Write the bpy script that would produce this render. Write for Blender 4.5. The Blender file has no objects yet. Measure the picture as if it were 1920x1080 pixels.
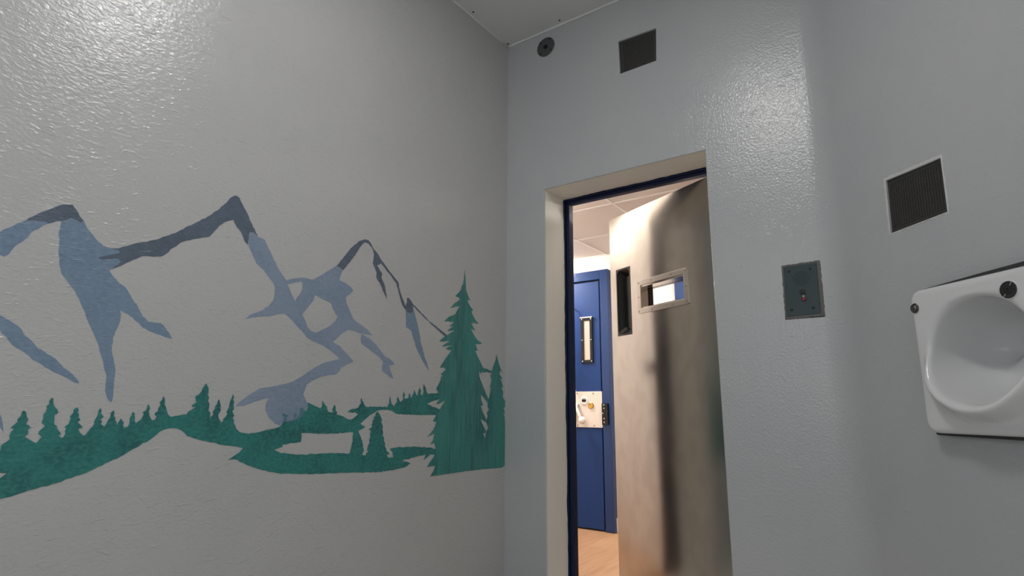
import bpy, bmesh, math, random
from mathutils import Vector, Matrix
from math import pi, sin, cos, sqrt, radians

sc = bpy.context.scene
# ------------------------------------------------------------------ camera
cam_d = bpy.data.cameras.new('camera')
cam = bpy.data.objects.new('camera', cam_d)
sc.collection.objects.link(cam)
sc.camera = cam
cam_d.sensor_width = 36.0
cam_d.lens = 1099.73 / 1920 * 36.0
cam_d.clip_start = 0.02
cam.matrix_world = (Matrix.Translation((1.935, -2.649, 0.93)) @ Matrix.Rotation(0.6209457, 4, 'Z')
                    @ Matrix.Rotation(pi / 2 + 0.2032136, 4, 'X') @ Matrix.Rotation(0.0057235, 4, 'Z'))
# ------------------------------------------------------------------ world, exposure
w = bpy.data.worlds.new('world'); sc.world = w; w.use_nodes = True
w.node_tree.nodes['Background'].inputs[0].default_value = (0.02, 0.02, 0.022, 1)
w.node_tree.nodes['Background'].inputs[1].default_value = 0.2
sc.view_settings.view_transform = 'Standard'
sc.view_settings.look = 'None'
sc.view_settings.gamma = 1
sc.view_settings.use_curve_mapping = False
sc.view_settings.exposure = 0.0
SOFTBOX_LIGHT = 2.4     # emission of the frosted window pair added out of view as fill
CELL_LAMP = 48.0        # emission of the cell lamp's diffuser
TUBE_LAMP = 8.0        # emission of the corridor's linear lamp
PANEL_FILL = 55.0        # emission of the unseen fill panel added on the corridor ceiling
ROUND_LAMP = 145.0       # emission of the corridor's bulkhead lamp

# ------------------------------------------------------------------ helpers
def link(o):
    sc.collection.objects.link(o); return o

def tag(o, label=None, cat=None, group=None, kind=None):
    if label: o['label'] = label
    if cat: o['category'] = cat
    if group: o['group'] = group
    if kind: o['kind'] = kind
    return o

def thing(name, loc, label, cat, group=None, kind=None):
    o = bpy.data.objects.new(name, None); link(o)
    o.location = loc; o.empty_display_size = 0.05
    return tag(o, label, cat, group, kind)

class Fr:
    """a local frame: s along, d into the surface, z up"""
    def __init__(self, o, ex, ey):
        self.o = Vector(o); self.ex = Vector(ex).normalized(); self.ey = Vector(ey).normalized()
    def __call__(self, s, d, z):
        return self.o + self.ex * s + self.ey * d + Vector((0, 0, z))
R2 = sqrt(0.5)
WORLD = Fr((0, 0, 0), (1, 0, 0), (0, 1, 0))
FAR = WORLD
LEFT = Fr((0, 0, 0), (0, 1, 0), (-1, 0, 0))
XB = 1.66
DIAG = Fr((XB, 0, 0), (R2, -R2, 0), (R2, R2, 0))
FY = 1.75
COR = Fr((0, FY, 0), (1, 0, 0), (0, 1, 0))
HA = Vector((1.075, 0.242, 0)); HB = Vector((0.364, 0.594, 0))
LEAF = Fr(HA, HB - HA, (0.4437, 0.8962, 0))

class MB:
    def __init__(self, fr=WORLD):
        self.v = []; self.f = []; self.fr = fr
    def pt(self, s, d, z):
        self.v.append(self.fr(s, d, z)); return len(self.v) - 1
    def raw(self, verts, faces):
        n = len(self.v); self.v += [Vector(p) for p in verts]
        self.f += [tuple(i + n for i in f) for f in faces]; return self
    def quad(self, pts):
        self.f.append(tuple(self.pt(*p) for p in pts)); return self
    def box(self, s0, s1, d0, d1, z0, z1):
        i = [self.pt(s, d, z) for s in (s0, s1) for d in (d0, d1) for z in (z0, z1)]
        for q in ((0, 1, 3, 2), (4, 6, 7, 5), (0, 4, 5, 1), (2, 3, 7, 6), (0, 2, 6, 4), (1, 5, 7, 3)):
            self.f.append(tuple(i[k] for k in q))
        return self
    def prism(self, pts, d0, d1):
        """pts: (s,z) outline, extruded along d"""
        n = len(pts)
        a = [self.pt(s, d0, z) for s, z in pts]; b = [self.pt(s, d1, z) for s, z in pts]
        self.f.append(tuple(a)); self.f.append(tuple(reversed(b)))
        for k in range(n):
            self.f.append((a[k], a[(k + 1) % n], b[(k + 1) % n], b[k]))
        return self
    def lathe(self, s, z, prof, n=28, cap=True):
        """prof: (radius, d) list turned about the d axis"""
        rings = []
        for r, d in prof:
            rings.append([self.pt(s + r * cos(2 * pi * k / n), d, z + r * sin(2 * pi * k / n)) for k in range(n)])
        for a, b in zip(rings, rings[1:]):
            for k in range(n):
                self.f.append((a[k], a[(k + 1) % n], b[(k + 1) % n], b[k]))
        if cap:
            self.f.append(tuple(rings[0])); self.f.append(tuple(reversed(rings[-1])))
        return self
    def ring_frame(self, s0, s1, z0, z1, b, d0, d1, r=0.0):
        """rectangular frame of border b, thickness d0..d1; r rounds the outer corners"""
        m = 5 if r else 1
        def cor(cx, cz, a0, rr):
            return [(cx + rr * cos(a0 + pi / 2 * k / max(1, m - 1)), cz + rr * sin(a0 + pi / 2 * k / max(1, m - 1))) for k in range(m)] if rr else [(cx, cz)] * m
        out = cor(s1 - r, z1 - r, 0, r) + cor(s0 + r, z1 - r, pi / 2, r) + cor(s0 + r, z0 + r, pi, r) + cor(s1 - r, z0 + r, 1.5 * pi, r)
        inn = [(s1 - b, z1 - b)] * m + [(s0 + b, z1 - b)] * m + [(s0 + b, z0 + b)] * m + [(s1 - b, z0 + b)] * m
        n = len(out)
        A = [self.pt(s, d0, z) for s, z in out]; B = [self.pt(s, d0, z) for s, z in inn]
        C = [self.pt(s, d1, z) for s, z in out]; D = [self.pt(s, d1, z) for s, z in inn]
        for k in range(n):
            j = (k + 1) % n
            for q in ((A[k], A[j], B[j], B[k]), (C[k], D[k], D[j], C[j]), (A[k], C[k], C[j], A[j]), (B[k], B[j], D[j], D[k])):
                self.f.append(q)
        return self
    def tube(self, pts, r, n=12):
        P = [self.fr(*p) for p in pts]
        rings = []
        for i, p in enumerate(P):
            t = (P[min(i + 1, len(P) - 1)] - P[max(i - 1, 0)]).normalized()
            u = t.orthogonal().normalized() if i == 0 else (u - t * u.dot(t)).normalized()
            v = t.cross(u)
            base = len(self.v)
            for k in range(n):
                self.v.append(p + (u * cos(2 * pi * k / n) + v * sin(2 * pi * k / n)) * r)
            rings.append(range(base, base + n))
        for a, b in zip(rings, rings[1:]):
            for k in range(n):
                self.f.append((a[k], a[(k + 1) % n], b[(k + 1) % n], b[k]))
        self.f.append(tuple(rings[0])); self.f.append(tuple(reversed(rings[-1])))
        return self
    def build(self, name, mat, parent=None, bevel=0.0, smooth=False, seg=2, merge=True, recalc=True):
        off = Vector((0, 0, 0)); p = parent
        while p: off += p.location; p = p.parent
        me = bpy.data.meshes.new(name)
        me.from_pydata([tuple(v - off) for v in self.v], [], self.f)
        bm = bmesh.new(); bm.from_mesh(me)
        if merge: bmesh.ops.remove_doubles(bm, verts=bm.verts, dist=1e-6)
        if recalc: bmesh.ops.recalc_face_normals(bm, faces=bm.faces)
        bm.to_mesh(me); bm.free()
        me.materials.append(mat)
        if smooth:
            for q in me.polygons: q.use_smooth = True
        o = bpy.data.objects.new(name, me); link(o)
        if parent: o.parent = parent
        if bevel:
            m = o.modifiers.new('bevel', 'BEVEL'); m.width = bevel; m.segments = seg
            m.limit_method = 'ANGLE'; m.angle_limit = radians(40)
        return o

# ------------------------------------------------------------------ materials
def mat(name, col, rough=0.5, metal=0.0, spec=0.5, bump=(), mottle=None, rmap=None, emit=None, coat=0.0, trans=0.0):
    """bump: (scale, distance, stretch xyz, detail) layers; mottle: (scale, other colour, amount, stretch)"""
    m = bpy.data.materials.new(name); m.use_nodes = True
    nt = m.node_tree; N = nt.nodes; L = nt.links
    b = N['Principled BSDF']
    b.inputs['Base Color'].default_value = (*col, 1)
    b.inputs['Roughness'].default_value = rough
    b.inputs['Metallic'].default_value = metal
    b.inputs['Specular IOR Level'].default_value = spec
    if coat:
        b.inputs['Coat Weight'].default_value = coat; b.inputs['Coat Roughness'].default_value = 0.08
    if trans: b.inputs['Transmission Weight'].default_value = trans
    if emit:
        b.inputs['Emission Color'].default_value = (*emit[0], 1); b.inputs['Emission Strength'].default_value = emit[1]
    geo = N.new('ShaderNodeNewGeometry')
    def noise(scale, stretch, detail=2.0, dist=0.0, rgh=0.5):
        mp = N.new('ShaderNodeMapping'); mp.inputs['Scale'].default_value = stretch
        L.new(geo.outputs['Position'], mp.inputs['Vector'])
        t = N.new('ShaderNodeTexNoise'); t.inputs['Scale'].default_value = scale
        t.inputs['Detail'].default_value = detail; t.inputs['Distortion'].default_value = dist
        t.inputs['Roughness'].default_value = rgh
        L.new(mp.outputs['Vector'], t.inputs['Vector']); return t.outputs['Fac']
    if mottle:
        sets = mottle if isinstance(mottle, list) else [mottle]
        cur = None
        for scale, other, amt, stretch in sets:
            f = noise(scale, stretch, 1.0 if metal == 1.0 else 4.0)
            rp = N.new('ShaderNodeMapRange'); rp.inputs['From Min'].default_value = 0.38; rp.inputs['From Max'].default_value = 0.66
            rp.inputs['To Max'].default_value = amt; rp.interpolation_type = 'SMOOTHSTEP'
            L.new(f, rp.inputs['Value'])
            mx = N.new('ShaderNodeMix'); mx.data_type = 'RGBA'
            L.new(rp.outputs[0], mx.inputs[0])
            if cur: L.new(cur, mx.inputs[6])
            else: mx.inputs[6].default_value = (*col, 1)
            mx.inputs[7].default_value = (*other, 1)
            cur = mx.outputs[2]
        L.new(cur, b.inputs['Base Color'])
    if rmap:
        scale, lo, hi, stretch = rmap
        f = noise(scale, stretch, 1.0)
        rp = N.new('ShaderNodeMapRange'); rp.inputs['From Min'].default_value = 0.3; rp.inputs['From Max'].default_value = 0.7
        rp.inputs['To Min'].default_value = lo; rp.inputs['To Max'].default_value = hi
        L.new(f, rp.inputs['Value']); L.new(rp.outputs[0], b.inputs['Roughness'])
    prev = None
    for lay in bump:
        scale, dist, stretch, detail = lay[:4]
        f = noise(scale, stretch, detail, lay[4] if len(lay) > 4 else 0.0)
        if len(lay) > 5:                      # keep only peaks: separate trowel marks and pits
            rp = N.new('ShaderNodeMapRange'); rp.inputs['From Min'].default_value = lay[5]; rp.inputs['From Max'].default_value = lay[6]
            L.new(f, rp.inputs['Value']); f = rp.outputs[0]
        bp = N.new('ShaderNodeBump'); bp.inputs['Strength'].default_value = 1.0; bp.inputs['Distance'].default_value = dist
        L.new(f, bp.inputs['Height'])
        if prev: L.new(prev, bp.inputs['Normal'])
        prev = bp.outputs['Normal']
    if prev: L.new(prev, b.inputs['Normal'])
    return m

I3 = (1, 1, 1)
WALLB = [(80, 0.0020, (1, 0.75, 1.3), 3.0, 0.5), (36, 0.0010, (1, 0.6, 1.7), 2.0, 1.0, 0.58, 0.74), (170, 0.0002, I3, 2.0)]
DOORB = [(100, 0.0019, I3, 3.0, 0.3), (30, 0.0009, (0.7, 1, 1.5), 2.0, 1.0, 0.62, 0.78), (200, 0.00018, I3, 2.0)]
M = {}
M['wall_left'] = mat('wall paint grey', (0.485, 0.48, 0.473), 0.24, spec=0.6, bump=WALLB, mottle=(1.5, (0.47, 0.466, 0.46), 1.0, I3))
M['wall_far'] = mat('wall paint cool grey', (0.43, 0.440, 0.452), 0.20, spec=0.65, bump=DOORB, mottle=(1.8, (0.45, 0.455, 0.46), 1.0, I3))
M['ceiling'] = mat('ceiling paint', (0.66, 0.65, 0.64), 0.6, bump=[(60, 0.0004, I3, 2.0)])
M['wall_plain'] = mat('pale wall paint', (0.70, 0.69, 0.66), 0.4, bump=DOORB)
M['reveal'] = mat('cream reveal paint', (0.86, 0.81, 0.73), 0.5, bump=[(90, 0.0016, I3, 3.0, 0.4)])  # cream lightened so its colour carries warm corridor light on the reveal
M['bead'] = mat('sealant bead', (0.62, 0.61, 0.6), 0.4)
M['floor'] = mat('grey vinyl', (0.66, 0.65, 0.62), 0.5, mottle=(60, (0.60, 0.59, 0.57), 0.6, I3))
M['cor_wall'] = mat('white corridor paint', (0.86, 0.82, 0.77), 0.5, bump=[(90, 0.0004, I3, 2.0)])
M['tile'] = mat('ceiling tile', (0.80, 0.74, 0.68), 0.8, bump=[(150, 0.0003, I3, 2.0)])
M['tbar'] = mat('white ceiling grid', (0.93, 0.90, 0.86), 0.4)
M['navy'] = mat('navy gloss paint', (0.003, 0.009, 0.040), 0.5, spec=0.3, bump=[(45, 0.0008, (1, 1, 0.5), 3.0)])
M['blue'] = mat('blue door paint', (0.003, 0.036, 0.165), 0.42, spec=0.35, bump=[(60, 0.0002, I3, 2.0)], mottle=(3, (0.004, 0.031, 0.140), 0.7, I3))
M['blue_frame'] = mat('blue frame gloss paint', (0.005, 0.036, 0.145), 0.24, bump=[(70, 0.0010, (1, 1, 0.4), 3.0)])
M['blackgap'] = mat('black rubber', (0.012, 0.012, 0.013), 0.6)
M['blackmetal'] = mat('black gloss metal', (0.006, 0.006, 0.007), 0.25, spec=0.4)
M['steel'] = mat('brushed stainless steel', (0.51, 0.48, 0.45), 0.3, metal=1.0,
                 rmap=(3, 0.18, 0.25, (1.4, 1.4, 0.5)), bump=[(5.0, 0.0018, (1, 1, 0.3), 0.0), (900, 0.00003, (1, 1, 0.05), 1.0)],
                 mottle=[(3, (0.46, 0.425, 0.39), 0.7, (1, 1, 0.5)), (14, (0.42, 0.385, 0.35), 0.5, (1, 1, 0.6)), (60, (0.46, 0.43, 0.40), 0.3, (1, 1, 2))])
M['steel'].node_tree.nodes['Principled BSDF'].inputs['Anisotropic'].default_value = 0.65
M['steel'].node_tree.nodes['Principled BSDF'].inputs['Anisotropic Rotation'].default_value = 0.25
M['steel_frame'] = mat('satin steel trim', (0.60, 0.56, 0.52), 0.32, metal=1.0)
M['screw'] = mat('screw steel', (0.33, 0.31, 0.29), 0.35, metal=1.0)
M['chrome'] = mat('chrome', (0.75, 0.75, 0.75), 0.12, metal=1.0)
M['darkscrew'] = mat('dark screw', (0.02, 0.02, 0.02), 0.5)
M['grille'] = mat('dark grille metal', (0.045, 0.043, 0.042), 0.45, metal=0.3)
M['hole'] = mat('black void', (0.004, 0.004, 0.004), 0.9)
M['disc'] = mat('grey cover metal', (0.085, 0.088, 0.09), 0.4, metal=0.4)
M['filler'] = mat('grey filler', (0.13, 0.125, 0.118), 0.8, bump=[(120, 0.001, I3, 3.0)])
M['plasterrim'] = mat('plaster patch', (0.55, 0.55, 0.54), 0.45, bump=[(90, 0.0012, I3, 3.0)])
M['intercom'] = mat('teal grey panel metal', (0.026, 0.046, 0.052), 0.4, metal=0.0, spec=0.35)
M['red'] = mat('red push button', (0.16, 0.02, 0.035), 0.25)
M['whitedot'] = mat('white indicator', (0.8, 0.8, 0.8), 0.3)
M['basin'] = mat('white solid surface', (0.66, 0.66, 0.665), 0.2, spec=0.5)
M['seal'] = mat('dark seal gap', (0.035, 0.035, 0.037), 0.8, bump=[(160, 0.0008, I3, 2.0)])
M['button'] = mat('dark chromed button', (0.14, 0.125, 0.12), 0.16, metal=1.0)
M['buttonring'] = mat('dark engraved disc', (0.075, 0.072, 0.075), 0.3, metal=0.8)
M['ink'] = mat('black engraving', (0.004, 0.004, 0.004), 0.6)
M['lockplate'] = mat('cream lock plate', (0.72, 0.66, 0.60), 0.35)
M['whiteplastic'] = mat('white lever', (0.85, 0.80, 0.76), 0.25)
M['brass'] = mat('brass', (0.62, 0.40, 0.12), 0.22, metal=1.0)
M['viewglass'] = mat('pale viewing strip', (0.50, 0.44, 0.385), 0.5)
M['skirt'] = mat('white skirting', (0.88, 0.86, 0.84), 0.3)
M['diffuser'] = mat('cell lamp diffuser', (0.9, 0.9, 0.9), 0.5, emit=((1.0, 0.985, 0.96), CELL_LAMP))
M['tubelight'] = mat('corridor lamp diffuser', (0.9, 0.9, 0.9), 0.5, emit=((1.0, 0.87, 0.74), TUBE_LAMP))
M['panellight'] = mat('corridor panel diffuser', (0.9, 0.9, 0.9), 0.5, emit=((1.0, 0.92, 0.83), PANEL_FILL))
M['roundlight'] = mat('corridor bulkhead diffuser', (0.9, 0.9, 0.9), 0.5, emit=((1.0, 0.93, 0.85), ROUND_LAMP))
M['pane'] = mat('frosted window glass', (0.8, 0.82, 0.85), 0.6, emit=((0.90, 0.96, 1.0), SOFTBOX_LIGHT))  # glow of the fill sources added out of view in the cell
M['lamp'] = mat('white lamp housing', (0.8, 0.8, 0.8), 0.4)
# mural paints: same stucco relief as the wall they lie on
M['p_green'] = mat('mural green', (0.022, 0.185, 0.172), 0.36, bump=WALLB, mottle=[(9, (0.014, 0.115, 0.115), 1.0, I3), (75, (0.05, 0.235, 0.205), 0.6, (1, 1, 1.4))])
M['p_pine'] = mat('mural pine green', (0.034, 0.215, 0.195), 0.36, bump=WALLB, mottle=[(7, (0.020, 0.130, 0.135), 1.0, (1, 1.2, 0.25)), (45, (0.08, 0.27, 0.24), 0.55, (1, 2, 0.15))])
M['p_blue'] = mat('mural slate blue', (0.175, 0.25, 0.345), 0.36, bump=WALLB, mottle=[(4, (0.145, 0.21, 0.30), 0.9, I3), (60, (0.22, 0.30, 0.40), 0.4, I3)])
M['p_lilac'] = mat('mural grey blue', (0.235, 0.295, 0.385), 0.36, bump=WALLB, mottle=[(5, (0.20, 0.26, 0.355), 0.8, I3), (60, (0.27, 0.33, 0.43), 0.35, I3)])
M['p_dark'] = mat('mural dark slate', (0.098, 0.128, 0.170), 0.36, bump=WALLB, mottle=[(8, (0.082, 0.108, 0.145), 0.8, I3), (40, (0.13, 0.165, 0.22), 0.35, I3)])
M['p_faded'] = mat('mural faded green', (0.07, 0.19, 0.22), 0.36, bump=WALLB, mottle=(30, (0.14, 0.23, 0.31), 0.9, I3))

# wood-effect planks: boards run along Y
def wood():
    m = bpy.data.materials.new('light oak planks'); m.use_nodes = True
    nt = m.node_tree; N = nt.nodes; L = nt.links; b = N['Principled BSDF']
    geo = N.new('ShaderNodeNewGeometry')
    mp = N.new('ShaderNodeMapping'); mp.inputs['Rotation'].default_value = (0, 0, pi / 2)
    L.new(geo.outputs['Position'], mp.inputs['Vector'])
    br = N.new('ShaderNodeTexBrick'); br.inputs['Scale'].default_value = 1.0
    br.inputs['Brick Width'].default_value = 1.2; br.inputs['Row Height'].default_value = 0.18
    br.inputs['Mortar Size'].default_value = 0.0012; br.offset = 0.37
    br.inputs['Color1'].default_value = (0.56, 0.34, 0.19, 1); br.inputs['Color2'].default_value = (0.47, 0.27, 0.145, 1)
    br.inputs['Mortar'].default_value = (0.30, 0.16, 0.08, 1)
    L.new(mp.outputs['Vector'], br.inputs['Vector'])
    mg = N.new('ShaderNodeMapping'); mg.inputs['Scale'].default_value = (9, 1, 1)
    L.new(geo.outputs['Position'], mg.inputs['Vector'])
    nz = N.new('ShaderNodeTexNoise'); nz.inputs['Scale'].default_value = 4; nz.inputs['Detail'].default_value = 6
    nz.inputs['Distortion'].default_value = 0.8
    L.new(mg.outputs['Vector'], nz.inputs['Vector'])
    rp = N.new('ShaderNodeMapRange'); rp.inputs['From Min'].default_value = 0.4; rp.inputs['From Max'].default_value = 0.7
    rp.inputs['To Max'].default_value = 0.6
    L.new(nz.outputs['Fac'], rp.inputs['Value'])
    mx = N.new('ShaderNodeMix'); mx.data_type = 'RGBA'
    L.new(rp.outputs[0], mx.inputs[0]); L.new(br.outputs['Color'], mx.inputs[6]); mx.inputs[7].default_value = (0.36, 0.19, 0.095, 1)
    L.new(mx.outputs[2], b.inputs['Base Color']); b.inputs['Roughness'].default_value = 0.38
    return m
M['wood'] = wood()
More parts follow.
